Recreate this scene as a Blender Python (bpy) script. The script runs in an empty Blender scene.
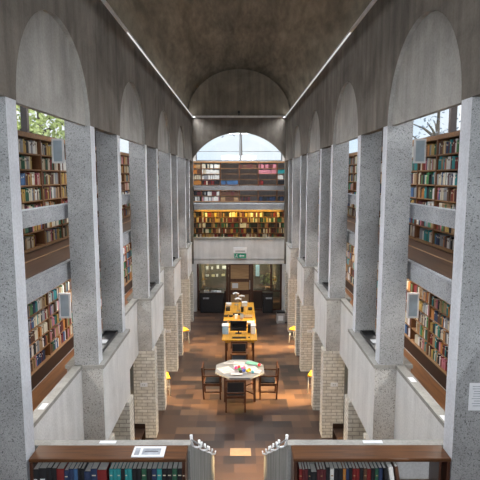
import bpy, bmesh, math, random
from mathutils import Vector, Matrix
R = random.Random(7)
S = bpy.context.scene
COL = S.collection
PI = math.pi

# ------------------------------------------------------------------ materials
def newmat(name):
    m = bpy.data.materials.new(name); m.use_nodes = True
    nt = m.node_tree
    b = nt.nodes['Principled BSDF']
    return m, nt, b
def N(nt, t, **kw):
    n = nt.nodes.new(t)
    for k, v in kw.items(): setattr(n, k, v)
    return n
def coords(nt, scale=(1, 1, 1), kind='Object', rot=(0, 0, 0)):
    tc = N(nt, 'ShaderNodeTexCoord'); mp = N(nt, 'ShaderNodeMapping')
    mp.inputs['Scale'].default_value = scale
    mp.inputs['Rotation'].default_value = rot
    nt.links.new(tc.outputs[kind], mp.inputs['Vector'])
    return mp.outputs['Vector']
def ramp(nt, fac, stops):
    r = N(nt, 'ShaderNodeValToRGB')
    el = r.color_ramp.elements
    while len(el) < len(stops): el.new(0.5)
    for e, (p, c) in zip(el, stops):
        e.position = p; e.color = (*c, 1)
    nt.links.new(fac, r.inputs['Fac'])
    return r.outputs['Color']
def noise(nt, vec, scale, detail=4, rough=0.55, dist=0):
    n = N(nt, 'ShaderNodeTexNoise')
    n.inputs['Scale'].default_value = scale; n.inputs['Detail'].default_value = detail
    n.inputs['Roughness'].default_value = rough; n.inputs['Distortion'].default_value = dist
    nt.links.new(vec, n.inputs['Vector'])
    return n.outputs['Fac']
def mul(nt, a, b, fac=1.0, mode='MULTIPLY'):
    m = N(nt, 'ShaderNodeMix', data_type='RGBA', blend_type=mode)
    m.inputs[0].default_value = fac
    nt.links.new(a, m.inputs[6]); nt.links.new(b, m.inputs[7])
    return m.outputs[2]
def bump(nt, b, h, strength=0.3, dist=0.01):
    n = N(nt, 'ShaderNodeBump'); n.inputs['Strength'].default_value = strength
    n.inputs['Distance'].default_value = dist
    nt.links.new(h, n.inputs['Height']); nt.links.new(n.outputs['Normal'], b.inputs['Normal'])

def plain(name, col, rough=0.5, metal=0.0, var=0.12):
    m, nt, b = newmat(name)
    v = coords(nt)
    f = noise(nt, v, 9, 3)
    lo = tuple(c * (1 - var) for c in col); hi = tuple(min(1, c * (1 + var)) for c in col)
    nt.links.new(ramp(nt, f, [(0.3, lo), (0.7, hi)]), b.inputs['Base Color'])
    b.inputs['Roughness'].default_value = rough; b.inputs['Metallic'].default_value = metal
    return m
def concrete(name, lo, hi, rough=0.85, stretch=(1, 1, 1), streak=0.5):
    m, nt, b = newmat(name)
    f1 = noise(nt, coords(nt, stretch), 1.1, 7, 0.62, 0.6)
    c1 = ramp(nt, f1, [(0.28, lo), (0.72, hi)])
    f2 = noise(nt, coords(nt, (3.2 * stretch[0], 3.2 * stretch[1], 0.35 * stretch[2])), 1.6, 5, 0.6)
    k = 1 - streak
    c2 = ramp(nt, f2, [(0.35, (k, k, k)), (0.65, (1, 1, 1))])
    f3 = noise(nt, coords(nt), 40, 3, 0.7)
    c3 = ramp(nt, f3, [(0.3, (0.82, 0.82, 0.82)), (0.6, (1, 1, 1))])
    nt.links.new(mul(nt, mul(nt, c1, c2), c3), b.inputs['Base Color'])
    b.inputs['Roughness'].default_value = rough
    b.inputs['Specular IOR Level'].default_value = 0.25
    bump(nt, b, f3, 0.25, 0.004)
    return m
def aggregate(name, base, dark, thr=0.27, scale=30, pits=0.9):
    m, nt, b = newmat(name)
    v = coords(nt)
    f1 = noise(nt, v, 1.4, 5, 0.6, 0.3)
    lo = tuple(c * 0.72 for c in base); hi = tuple(min(1, c * 1.15) for c in base)
    c1 = ramp(nt, f1, [(0.3, lo), (0.7, hi)])
    vo = N(nt, 'ShaderNodeTexVoronoi'); vo.inputs['Scale'].default_value = scale
    nt.links.new(v, vo.inputs['Vector'])
    d = ramp(nt, vo.outputs['Color'], [(thr, dark), (thr + 0.12, (0.93, 0.93, 0.93)), (0.8, (1.0, 1.0, 1.0))])
    f3 = noise(nt, v, scale * 1.6, 2, 0.6)
    c3 = ramp(nt, f3, [(0.34, (0.5, 0.5, 0.5)), (0.52, (1, 1, 1))])
    nt.links.new(mul(nt, mul(nt, c1, d, pits), c3, 0.75), b.inputs['Base Color'])
    b.inputs['Roughness'].default_value = 0.9
    b.inputs['Specular IOR Level'].default_value = 0.2
    bump(nt, b, f3, 0.35, 0.006)
    return m
def wood(name, lo, hi, rough=0.4, axis='x', sc=1.0):
    m, nt, b = newmat(name)
    s = {'x': (0.7, 9, 9), 'y': (9, 0.7, 9), 'z': (9, 9, 0.7)}[axis]
    f = noise(nt, coords(nt, tuple(q * sc for q in s)), 2.2, 6, 0.65, 0.8)
    nt.links.new(ramp(nt, f, [(0.3, lo), (0.7, hi)]), b.inputs['Base Color'])
    b.inputs['Roughness'].default_value = rough
    return m
def brick(name, c1, c2, mortar, bw=0.24, bh=0.075):
    m, nt, b = newmat(name)
    tc = N(nt, 'ShaderNodeTexCoord')
    sx = N(nt, 'ShaderNodeSeparateXYZ'); nt.links.new(tc.outputs['Object'], sx.inputs[0])
    ad = N(nt, 'ShaderNodeMath', operation='ADD')
    nt.links.new(sx.outputs[0], ad.inputs[0]); nt.links.new(sx.outputs[1], ad.inputs[1])
    cb = N(nt, 'ShaderNodeCombineXYZ')
    nt.links.new(ad.outputs[0], cb.inputs[0]); nt.links.new(sx.outputs[2], cb.inputs[1])
    t = N(nt, 'ShaderNodeTexBrick')
    t.inputs['Color1'].default_value = (*c1, 1); t.inputs['Color2'].default_value = (*c2, 1)
    t.inputs['Mortar'].default_value = (*mortar, 1)
    t.inputs['Scale'].default_value = 1; t.inputs['Mortar Size'].default_value = 0.008
    t.inputs['Brick Width'].default_value = bw; t.inputs['Row Height'].default_value = bh
    nt.links.new(cb.outputs[0], t.inputs['Vector'])
    f = noise(nt, coords(nt), 12, 4)
    c = ramp(nt, f, [(0.3, (0.75, 0.75, 0.75)), (0.65, (1, 1, 1))])
    nt.links.new(mul(nt, t.outputs['Color'], c), b.inputs['Base Color'])
    b.inputs['Roughness'].default_value = 0.8
    return m
def emit(name, col, st):
    m, nt, b = newmat(name)
    b.inputs['Base Color'].default_value = (0.8, 0.8, 0.8, 1)
    b.inputs['Emission Color'].default_value = (*col, 1)
    b.inputs['Emission Strength'].default_value = st
    return m
def glass(name, tint=(0.95, 0.98, 1), refl=0.08):
    m, nt, b = newmat(name)
    nt.nodes.remove(b)
    t = N(nt, 'ShaderNodeBsdfTransparent'); t.inputs[0].default_value = (*tint, 1)
    g = N(nt, 'ShaderNodeBsdfGlossy'); g.inputs['Roughness'].default_value = 0.02
    mx = N(nt, 'ShaderNodeMixShader'); mx.inputs[0].default_value = refl
    nt.links.new(t.outputs[0], mx.inputs[1]); nt.links.new(g.outputs[0], mx.inputs[2])
    nt.links.new(mx.outputs[0], nt.nodes['Material Output'].inputs['Surface'])
    return m

M = {}
M['vault'] = concrete('vault_concrete', (0.15, 0.13, 0.10), (0.40, 0.35, 0.275), stretch=(1.6, 0.28, 1.6), streak=0.35)
M['lunette'] = concrete('lunette_concrete', (0.20, 0.175, 0.14), (0.36, 0.32, 0.26), streak=0.3)
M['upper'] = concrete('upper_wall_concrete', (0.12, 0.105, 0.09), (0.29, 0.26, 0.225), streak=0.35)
M['niche'] = concrete('arch_panel_pale', (0.30, 0.29, 0.27), (0.53, 0.515, 0.485), streak=0.2)  # tone paler than the upper wall
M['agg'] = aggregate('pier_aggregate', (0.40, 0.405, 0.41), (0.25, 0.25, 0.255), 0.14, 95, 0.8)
M['slab'] = aggregate('slab_concrete', (0.47, 0.485, 0.51), (0.34, 0.35, 0.37), 0.2, 90, 0.6)
M['pinkagg'] = aggregate('block_aggregate', (0.60, 0.585, 0.56), (0.32, 0.30, 0.27), 0.18, 85, 0.8)
M['parapet'] = concrete('parapet_render', (0.64, 0.64, 0.64), (0.84, 0.84, 0.84), streak=0.14)
M['edge'] = concrete('pier_edge_lit', (0.62, 0.64, 0.69), (0.80, 0.82, 0.87), streak=0.12)  # light from the opposite side put into the colour of the end faces
M['cap'] = concrete('ledge_concrete', (0.27, 0.26, 0.245), (0.43, 0.42, 0.39), streak=0.2)
M['brick'] = brick('cream_brick', (0.72, 0.68, 0.60), (0.84, 0.81, 0.75), (0.46, 0.42, 0.36))
M['light_trim'] = plain('white_trim', (0.8, 0.8, 0.78), 0.6)
M['wood'] = wood('bookcase_wood', (0.055, 0.021, 0.007), (0.15, 0.058, 0.018), 0.38)
M['woodz'] = wood('bookcase_upright', (0.10, 0.038, 0.014), (0.25, 0.105, 0.04), 0.42, 'z')
M['wood2'] = wood('shelf_wood', (0.24, 0.115, 0.045), (0.44, 0.23, 0.095), 0.45)
M['plinth'] = wood('plinth_wood', (0.30, 0.17, 0.08), (0.52, 0.33, 0.18), 0.45, 'y')
M['galfloor'] = wood('gallery_floor_wood', (0.13, 0.05, 0.018), (0.30, 0.125, 0.04), 0.45, 'y', 0.6)
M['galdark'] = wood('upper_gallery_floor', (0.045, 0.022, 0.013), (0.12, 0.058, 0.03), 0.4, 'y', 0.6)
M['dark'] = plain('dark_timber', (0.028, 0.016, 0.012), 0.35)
M['redtimber'] = wood('frame_timber', (0.045, 0.018, 0.012), (0.10, 0.04, 0.024), 0.3, 'z')
M['chairwood'] = wood('chair_wood', (0.05, 0.017, 0.008), (0.13, 0.05, 0.022), 0.3, 'z')
M['seat'] = plain('black_vinyl', (0.012, 0.014, 0.018), 0.4)
M['black'] = plain('black_metal', (0.012, 0.012, 0.014), 0.35)
M['white'] = plain('white_paint', (0.85, 0.86, 0.88), 0.4, 0, 0.04)
M['paper'] = plain('white_paper', (0.72, 0.73, 0.76), 0.7, 0, 0.05)
M['page'] = plain('book_pages', (0.86, 0.85, 0.82), 0.7, 0, 0.06)
M['sheet'] = plain('desk_sheet', (0.50, 0.51, 0.54), 0.7, 0, 0.12)
M['ink'] = plain('dark_ink', (0.05, 0.05, 0.06), 0.7)
M['greyprint'] = plain('grey_print', (0.32, 0.34, 0.38), 0.7, 0, 0.4)
M['blueface'] = plain('blue_grey_panel', (0.42, 0.52, 0.60), 0.3, 0, 0.1)
M['greytop'] = plain('table_laminate', (0.22, 0.235, 0.26), 0.35)
M['golden'] = wood('golden_table_wood', (0.52, 0.22, 0.015), (0.80, 0.42, 0.05), 0.3, 'y')
M['yellow'] = plain('yellow_plastic', (0.85, 0.45, 0.03), 0.35)
M['tan'] = wood('tan_board', (0.30, 0.18, 0.09), (0.50, 0.33, 0.17), 0.5)
M['steel'] = plain('grey_steel', (0.45, 0.46, 0.48), 0.35, 0.6)
M['green'] = plain('exit_green', (0.02, 0.30, 0.18), 0.5)
M['screen'] = plain('dark_screen', (0.01, 0.011, 0.014), 0.15)
M['blueplastic'] = plain('pale_blue_plastic', (0.35, 0.55, 0.75), 0.4)
M['glass'] = glass('window_glass')
M['doorglass'] = glass('door_glass', (0.85, 0.88, 0.85), 0.10)
M['purple'] = plain('window_frame_paint', (0.09, 0.065, 0.06), 0.4)
M['bark'] = plain('bark', (0.16, 0.12, 0.09), 0.9)
M['leafy'] = plain('pale_green_leaves', (0.62, 0.70, 0.26), 0.7, 0, 0.5)
M['leafb'] = plain('blue_grey_leaves', (0.22, 0.27, 0.34), 0.7, 0, 0.4)
M['grass'] = plain('grass', (0.10, 0.16, 0.06), 0.9, 0, 0.4)
M['lampw'] = emit('fill_lamp_white', (1, 0.96, 0.9), 6)
M['lampy'] = emit('lamp_warm', (1, 0.72, 0.12), 1.5)
M['lampt'] = emit('trough_glow', (0.95, 0.97, 1.0), 0.6)

# floor tiles: clay pavers of mixed sizes
def floor_mat():
    m, nt, b = newmat('clay_tile_floor')
    v = coords(nt)
    def br(w, h, off, seedshift):
        mp = N(nt, 'ShaderNodeMapping'); mp.inputs['Location'].default_value = seedshift
        nt.links.new(v, mp.inputs['Vector'])
        t = N(nt, 'ShaderNodeTexBrick'); t.offset = off; t.offset_frequency = 2
        t.inputs['Color1'].default_value = (0, 0, 0, 1); t.inputs['Color2'].default_value = (1, 1, 1, 1)
        t.inputs['Mortar'].default_value = (0.5, 0.5, 0.5, 1)
        t.inputs['Scale'].default_value = 1; t.inputs['Mortar Size'].default_value = 0.0
        t.inputs['Brick Width'].default_value = w; t.inputs['Row Height'].default_value = h
        nt.links.new(mp.outputs[0], t.inputs['Vector'])
        return t
    a = br(0.45, 0.30, 0.5, (0.1, 0.07, 0)); c = br(0.90, 0.60, 0.5, (0.1, 0.07, 0))
    mx = N(nt, 'ShaderNodeMix', data_type='RGBA'); mx.inputs[0].default_value = 0.45
    nt.links.new(a.outputs['Color'], mx.inputs[6]); nt.links.new(c.outputs['Color'], mx.inputs[7])
    col = ramp(nt, mx.outputs[2], [(0.1, (0.026, 0.019, 0.018)), (0.38, (0.062, 0.037, 0.029)),
                                   (0.65, (0.105, 0.060, 0.040)), (0.95, (0.22, 0.125, 0.07))])
    f = noise(nt, v, 7, 5)
    dirt = ramp(nt, f, [(0.2, (0.85, 0.85, 0.87)), (0.8, (1, 1, 1))])
    c2 = mul(nt, col, dirt)
    mo = ramp(nt, a.outputs['Fac'], [(0.0, (1, 1, 1)), (1.0, (0.6, 0.57, 0.55))])
    nt.links.new(mul(nt, c2, mo), b.inputs['Base Color'])
    rr = ramp(nt, f, [(0.3, (0.30, 0.30, 0.30)), (0.7, (0.38, 0.38, 0.38))])
    nt.links.new(rr, b.inputs['Roughness'])
    b.inputs['Specular IOR Level'].default_value = 0.5
    return m
M['floor'] = floor_mat()

# ------------------------------------------------------------------ mesh helpers
def bx(bm, x0, x1, y0, y1, z0, z1, mi=0, rot=None, piv=None):
    if x0 > x1: x0, x1 = x1, x0
    if y0 > y1: y0, y1 = y1, y0
    if z0 > z1: z0, z1 = z1, z0
    vs = [bm.verts.new((x, y, z)) for z in (z0, z1) for y in (y0, y1) for x in (x0, x1)]
    if rot is not None:
        p = Vector(piv) if piv else Vector(((x0 + x1) / 2, (y0 + y1) / 2, z0))
        for v in vs: v.co = p + rot @ (v.co - p)
    for f in ((0, 2, 3, 1), (4, 5, 7, 6), (0, 1, 5, 4), (2, 6, 7, 3), (0, 4, 6, 2), (1, 3, 7, 5)):
        fc = bm.faces.new([vs[i] for i in f]); fc.material_index = mi
    return vs
def tube(bm, pts, r, n=8, mi=0):
    pts = [Vector(p) for p in pts]; rings = []
    rr = r if isinstance(r, (list, tuple)) else [r] * len(pts)
    for i, p in enumerate(pts):
        d = (pts[min(i + 1, len(pts) - 1)] - pts[max(i - 1, 0)]).normalized()
        u = d.cross(Vector((0, 0, 1)))
        if u.length < 0.01: u = d.cross(Vector((0, 1, 0)))
        u.normalize(); w = d.cross(u)
        rings.append([bm.verts.new(p + (u * math.cos(2 * PI * k / n) + w * math.sin(2 * PI * k / n)) * rr[i]) for k in range(n)])
    for a, b in zip(rings, rings[1:]):
        for k in range(n):
            f = bm.faces.new((a[k], a[(k + 1) % n], b[(k + 1) % n], b[k])); f.material_index = mi; f.smooth = True
    for rg in (rings[0], rings[-1]):
        f = bm.faces.new(rg); f.material_index = mi
def prism(bm, poly, z0, z1, mi=0):
    a = [bm.verts.new((x, y, z0)) for x, y in poly]; b = [bm.verts.new((x, y, z1)) for x, y in poly]
    n = len(poly)
    for k in range(n):
        f = bm.faces.new((a[k], a[(k + 1) % n], b[(k + 1) % n], b[k])); f.material_index = mi
    bm.faces.new(list(reversed(a))).material_index = mi; bm.faces.new(b).material_index = mi
def disc(bm, c, r, z0, z1, n=16, mi=0):
    prism(bm, [(c[0] + r * math.cos(2 * PI * k / n), c[1] + r * math.sin(2 * PI * k / n)) for k in range(n)], z0, z1, mi)
def mesh_of(name, bm, mats, bevel=0):
    if bevel:
        bmesh.ops.bevel(bm, geom=list(bm.edges), offset=bevel, segments=1, affect='EDGES', clamp_overlap=True)
    bmesh.ops.recalc_face_normals(bm, faces=list(bm.faces))
    me = bpy.data.meshes.new(name); bm.to_mesh(me); bm.free()
    for m in (mats if isinstance(mats, (list, tuple)) else [mats]): me.materials.append(m)
    return me
def obj(name, bm, mats, parent=None, loc=None, bevel=0):
    me = bm if isinstance(bm, bpy.types.Mesh) else mesh_of(name, bm, mats, bevel)
    o = bpy.data.objects.new(name, me); COL.objects.link(o)
    if parent: o.parent = parent
    if loc: o.location = loc
    return o
def B(*boxes):
    bm = bmesh.new()
    for b in boxes: bx(bm, *b)
    return bm
def tag(o, label=None, cat=None, group=None, kind=None):
    if label: o['label'] = label
    if cat: o['category'] = cat
    if group: o['group'] = group
    if kind: o['kind'] = kind
    return o
def thing(name, loc, label, cat, group=None, rz=0):
    o = bpy.data.objects.new(name, None); COL.objects.link(o)
    o.empty_display_size = 0.1
    o.location = loc; o.rotation_euler = (0, 0, rz)
    return tag(o, label, cat, group)
def struct(name, bm, mats, parent=None, label=None, bevel=0):
    o = obj(name, bm, mats, parent, bevel=bevel)
    if not parent: o['kind'] = 'structure'
    if label: o['label'] = label
    return o
def dup(root, loc=None, rz=None, label=None, group=None):
    r = root.copy(); COL.objects.link(r)
    if loc is not None: r.location = loc
    if rz is not None: r.rotation_euler = (0, 0, rz)
    if label: r['label'] = label
    if group: r['group'] = group
    for ch in list(root.children):
        c = ch.copy(); COL.objects.link(c); c.parent = r
        for g in list(ch.children):
            d = g.copy(); COL.objects.link(d); d.parent = c
    return r
ORD = ['zeroth', 'first', 'second', 'third', 'fourth', 'fifth', 'sixth', 'seventh', 'eighth', 'ninth', 'tenth', 'eleventh', 'twelfth',
       'thirteenth', 'fourteenth', 'fifteenth', 'sixteenth', 'seventeenth', 'eighteenth', 'nineteenth', 'twentieth']
TENS = {20: 'twenty', 30: 'thirty', 40: 'forty', 50: 'fifty', 60: 'sixty'}
TT = {30: 'thirtieth', 40: 'fortieth', 50: 'fiftieth', 60: 'sixtieth'}
def ordi(n):
    if n <= 20: return ORD[n]
    if n % 10 == 0: return TT[n]
    return TENS[n - n % 10] + '-' + ORD[n % 10]

# ------------------------------------------------------------------ dimensions
EYE = 5.8
A = 1.95                     # half width of the nave
YF, YB = 21.1, -3.2          # far end wall, wall behind the camera
PER = 3.85
ZP = 6.465                   # underside of the upper wall
ZS = 8.27                    # springing of the vault
ZL = 3.2                     # ledge on top of the lower gallery parapets
ZU = 4.64                    # upper gallery floor
ZG = 2.5                     # lower gallery floor
XO = 3.5                     # outer wall
PK = [6.7 + PER * k for k in range(-2, 4)]       # front faces of the far fins of each arch: -1, 2.85, 6.7 ...

# ------------------------------------------------------------------ floor, vault, end walls
struct('floor', B((-XO - .2, XO + .2, YB - .3, YF + 3.4, -0.15, 0)), M['floor'])
bm = bmesh.new(); bx(bm, -.19, .25, 9.83, 10.12, 0, 0.003)
o = obj('floor_tile', bm, plain('pale_tile', (0.40, 0.27, 0.16), 0.35)); tag(o, 'single pale tan tile set in dark floor before the stairs', 'tile')

def vault_bm(x, rise, y0, y1, th=0.18, n=48):
    bm = bmesh.new()
    def ring(y, dx):
        return [bm.verts.new(((x + dx) * math.cos(PI * k / n), y, ZS + .03 + (rise + dx) * math.sin(PI * k / n))) for k in range(n + 1)]
    a, b, c, d = ring(y0, 0), ring(y1, 0), ring(y0, th), ring(y1, th)
    for k in range(n):
        for q in ((a[k], a[k + 1], b[k + 1], b[k]), (c[k], d[k], d[k + 1], c[k + 1]), (a[k], c[k], c[k + 1], a[k + 1]), (b[k], b[k + 1], d[k + 1], d[k])):
            f = bm.faces.new(q); f.smooth = True
    bm.faces.new((a[0], b[0], d[0], c[0])); bm.faces.new((a[n], c[n], d[n], b[n]))
    return bm
struct('ceiling', vault_bm(2.14, 1.9, YB, YF + .3), M['vault'], label='dark barrel vault of board-marked concrete over the nave')

# lunette over the end wall
def half_disc(y0, y1, x, rise, zb, n=40, mi=0):
    bm = bmesh.new()
    pts = [(x * math.cos(PI * k / n), zb + rise * math.sin(PI * k / n)) for k in range(n + 1)]
    a = [bm.verts.new((p, y0, q)) for p, q in pts]; b = [bm.verts.new((p, y1, q)) for p, q in pts]
    m = len(pts)
    for k in range(m):
        bm.faces.new((a[k], a[(k + 1) % m], b[(k + 1) % m], b[k]))
    bm.faces.new(a); bm.faces.new(list(reversed(b)))
    return bm
struct('wall_lunette', half_disc(YF + .12, YF + .3, 2.13, 1.89, ZS + .03), M['lunette'])
struct('wall_lunette_near', half_disc(YB - .2, YB - .02, 2.13, 1.89, ZS + .03), M['lunette'])

# end wall with segmental arched opening
def endwall():
    bm = bmesh.new()
    hw, zs, rise = 1.93, 6.57, 1.06
    r = (hw * hw + rise * rise) / (2 * rise); zc = zs + rise - r
    y0, y1 = YF, YF + .25
    n = 40
    xs = [-hw + 2 * hw * k / n for k in range(n + 1)]
    zz = [zc + math.sqrt(max(0, r * r - x * x)) for x in xs]
    for y in (y0, y1):
        for k in range(n):
            bm.faces.new([bm.verts.new(p) for p in ((xs[k], y, zz[k]), (xs[k + 1], y, zz[k + 1]), (xs[k + 1], y, ZS), (xs[k], y, ZS))])
    for k in range(n):
        bm.faces.new([bm.verts.new(p) for p in ((xs[k], y0, zz[k]), (xs[k + 1], y0, zz[k + 1]), (xs[k + 1], y1, zz[k + 1]), (xs[k], y1, zz[k]))])
    for s in (-1, 1):
        bx(bm, s * hw, s * XO, y0, y1, 2.1, ZS)
    bx(bm, -hw, hw, y0, y1, 2.1, ZL - .05)
    bx(bm, -2.2, 2.2, y0, y1, ZS, ZS + .04)
    bmesh.ops.remove_doubles(bm, verts=bm.verts, dist=1e-5)
    return bm
o = struct('wall_end', endwall(), [M['upper'], M['parapet']])
for p in o.data.polygons:
    if p.center.z < ZL + .1: p.material_index = 1
struct('trim_1', B((-2.02, 2.02, YF - .05, YF, ZS - .05, ZS + .03)), M['light_trim'], label='pale concrete fillet under the lunette of the end wall')
struct('trim_2', B((-1.95, 1.95, YF - .04, YF + .34, ZL - .04, ZL + .03)), M['cap'], label='grey ledge on the end gallery parapet')
struct('trim_3', B((-1.9, 1.9, YF + .1, YF + .3, EYE - .56, EYE - .38)), M['slab'], label='pale concrete guard beam across the end gallery')
# wall behind the camera with a tall window
bm = bmesh.new()
bx(bm, -XO, -1.7, YB - .2, YB, -.0, ZS + .03); bx(bm, 1.7, XO, YB - .2, YB, 0, ZS + .03)
bx(bm, -1.7, 1.7, YB - .2, YB, 0, 3.4); bx(bm, -1.7, 1.7, YB - .2, YB, 7.9, ZS + .03)
struct('wall_near', bm, M['upper'])
bm = bmesh.new()
for x in (-1.68, -.57, .57, 1.68): bx(bm, x - .03, x + .03, YB - .14, YB - .06, 3.4, 7.9)
for z in (3.43, 5.6, 7.87): bx(bm, -1.68, 1.68, YB - .14, YB - .06, z - .03, z + .03)
w = struct('window_1', bm, M['purple'])
obj('window_pane', B((-1.68, 1.68, YB - .105, YB - .095, 3.4, 7.9)), M['glass'], w)

# ------------------------------------------------------------------ nave side walls (upper, arched)
def upper_wall(s):
    bm = bmesh.new()
    xf, xr, xb = A, A + .055, A + .12
    def q(pts, mi=0):
        f = bm.faces.new([bm.verts.new((s * x, y, z)) for x, y, z in pts]); f.material_index = mi
    edges = []   # (y, is_arch_fn)
    y = YB
    segs = []
    for p in PK:
        a0, a1 = p - 2.2, p
        segs.append((max(y, YB), a0, None)); segs.append((a0, a1, p - 1.1)); y = a1
    segs.append((y, YF, None))
    for y0, y1, c in segs:
        if y1 <= YB: continue
        if y1 <= y0: continue
        if c is None:
            q([(xf, y0, ZP), (xf, y1, ZP), (xf, y1, ZS), (xf, y0, ZS)])
            q([(xf, y0, ZP), (xb, y0, ZP), (xb, y1, ZP), (xf, y1, ZP)])
        else:
            n = 28
            th = [PI - PI * k / n for k in range(n + 1)]
            ys = [c + 1.1 * math.cos(t) for t in th]; zs = [ZP + 1.045 * math.sin(t) for t in th]
            for k in range(n):
                a, b, za, zb = ys[k], ys[k + 1], zs[k], zs[k + 1]
                if a < YB: continue
                q([(xf, a, za), (xf, b, zb), (xf, b, ZS), (xf, a, ZS)])
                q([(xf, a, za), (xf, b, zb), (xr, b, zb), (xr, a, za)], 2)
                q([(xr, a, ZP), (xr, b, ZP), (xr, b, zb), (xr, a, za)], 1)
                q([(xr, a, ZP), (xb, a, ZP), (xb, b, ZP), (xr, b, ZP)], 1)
        q([(xb, max(y0, YB), ZP), (xb, y1, ZP), (xb, y1, ZS), (xb, max(y0, YB), ZS)], 1)
    q([(xf, YB, ZS), (xb, YB, ZS), (xb, YF, ZS), (xf, YF, ZS)])
    bmesh.ops.remove_doubles(bm, verts=bm.verts, dist=1e-5)
    return bm
SIDE = {-1: 'left', 1: 'right'}
ntrim = 4; nwin = 2
for s in (-1, 1):
    sd = SIDE[s]
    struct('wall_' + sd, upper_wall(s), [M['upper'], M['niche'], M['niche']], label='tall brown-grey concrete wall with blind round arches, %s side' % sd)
    # pale fillet along the springing
    struct('trim_%d' % ntrim, B((s * (A - .012), s * (A + .2), YB, YF, ZS - .0, ZS + .028)), M['light_trim'], label='pale strip along the springing of the vault, %s side' % sd); ntrim += 1
    # upper gallery slab, guard beam, ceilings
    struct('floor_upper_gallery_' + sd, B((s * 2.34, s * XO, YB, YF + .0, 4.40, 4.64)), M['slab'])
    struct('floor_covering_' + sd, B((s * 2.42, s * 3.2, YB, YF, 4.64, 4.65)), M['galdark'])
    struct('trim_%d' % ntrim, B((s * 2.86, s * 2.885, YB, YF, 4.65, 4.655)), M['plinth'], label='pale floor strip in the upper %s gallery' % sd); ntrim += 1
    struct('trim_%d' % ntrim, B((s * 2.345, s * 2.48, 2.85 - 1.0, YF, EYE - .56, EYE - .37)), M['slab'], label='pale concrete guard beam of the upper %s gallery' % sd); ntrim += 1
    struct('floor_lower_gallery_' + sd, B((s * 2.25, s * XO, YB, YF, 2.14, 2.5)), M['parapet'])
    struct('floor_boards_' + sd, B((s * 2.281, s * 3.2, YB, YF, 2.5, 2.51)), M['galfloor'])
    struct('ceiling_gallery_' + sd, B((s * (A + .12), s * (XO + .2), YB, YF + .0, 7.45, 7.6)), M['niche'])
    # outer wall with window band on top and tall windows at the ground
    bm = bmesh.new()
    bx(bm, s * XO, s * (XO + .2), YB, YF + 1.8, 2.1, 6.5); bx(bm, s * XO, s * (XO + .2), YB, YF + 1.8, 7.35, 7.6)
    y = YB
    for p in PK:
        g0, g1 = p - 2.1, p - .1
        if g0 > y: bx(bm, s * XO, s * (XO + .2), y, g0, 0, 2.1)
        y = g1
    bx(bm, s * XO, s * (XO + .2), y, YF + 1.8, 0, 2.1)
    struct('wall_outer_' + sd, bm, M['parapet'])
    # clerestory windows, one per bay
    y = 2.85
    for k in range(5):
        y0, y1 = -.2 + k * 4.2, -.2 + (k + 1) * 4.2
        # mullion falls near y = 7.5
        bm = bmesh.new()
        bx(bm, s * (XO + .02), s * (XO + .1), y0, y1, 6.5, 6.54); bx(bm, s * (XO + .02), s * (XO + .1), y0, y1, 7.31, 7.35)
        for m in (y0 + .28, y0 + 2.38):
            bx(bm, s * (XO + .0), s * (XO + .1), m - .045, m + .045, 6.54, 7.31)
        w = struct('window_%d' % nwin, bm, M['purple'], label='clerestory window above the %s gallery bookcases' % sd); nwin += 1
        obj('window_pane', B((s * (XO + .055), s * (XO + .065), y0 + .06, y1 - .06, 6.54, 7.31)), M['glass'], w)
    for p in PK[1:]:
        g0, g1 = p - 2.1, p - .1
        bm = bmesh.new()
        for m in (g0 + .03, (g0 + g1) / 2, g1 - .03): bx(bm, s * (XO + .05), s * (XO + .11), m - .03, m + .03, 0, 2.1)
        for z in (.03, 2.07): bx(bm, s * (XO + .05), s * (XO + .11), g0, g1, z - .03, z + .03)
        w = struct('window_%d' % nwin, bm, M['purple'], label='tall aisle window behind the %s brick piers' % sd); nwin += 1
        obj('window_pane', B((s * (XO + .075), s * (XO + .085), g0 + .06, g1 - .06, .06, 2.04)), M['glass'], w)

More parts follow.
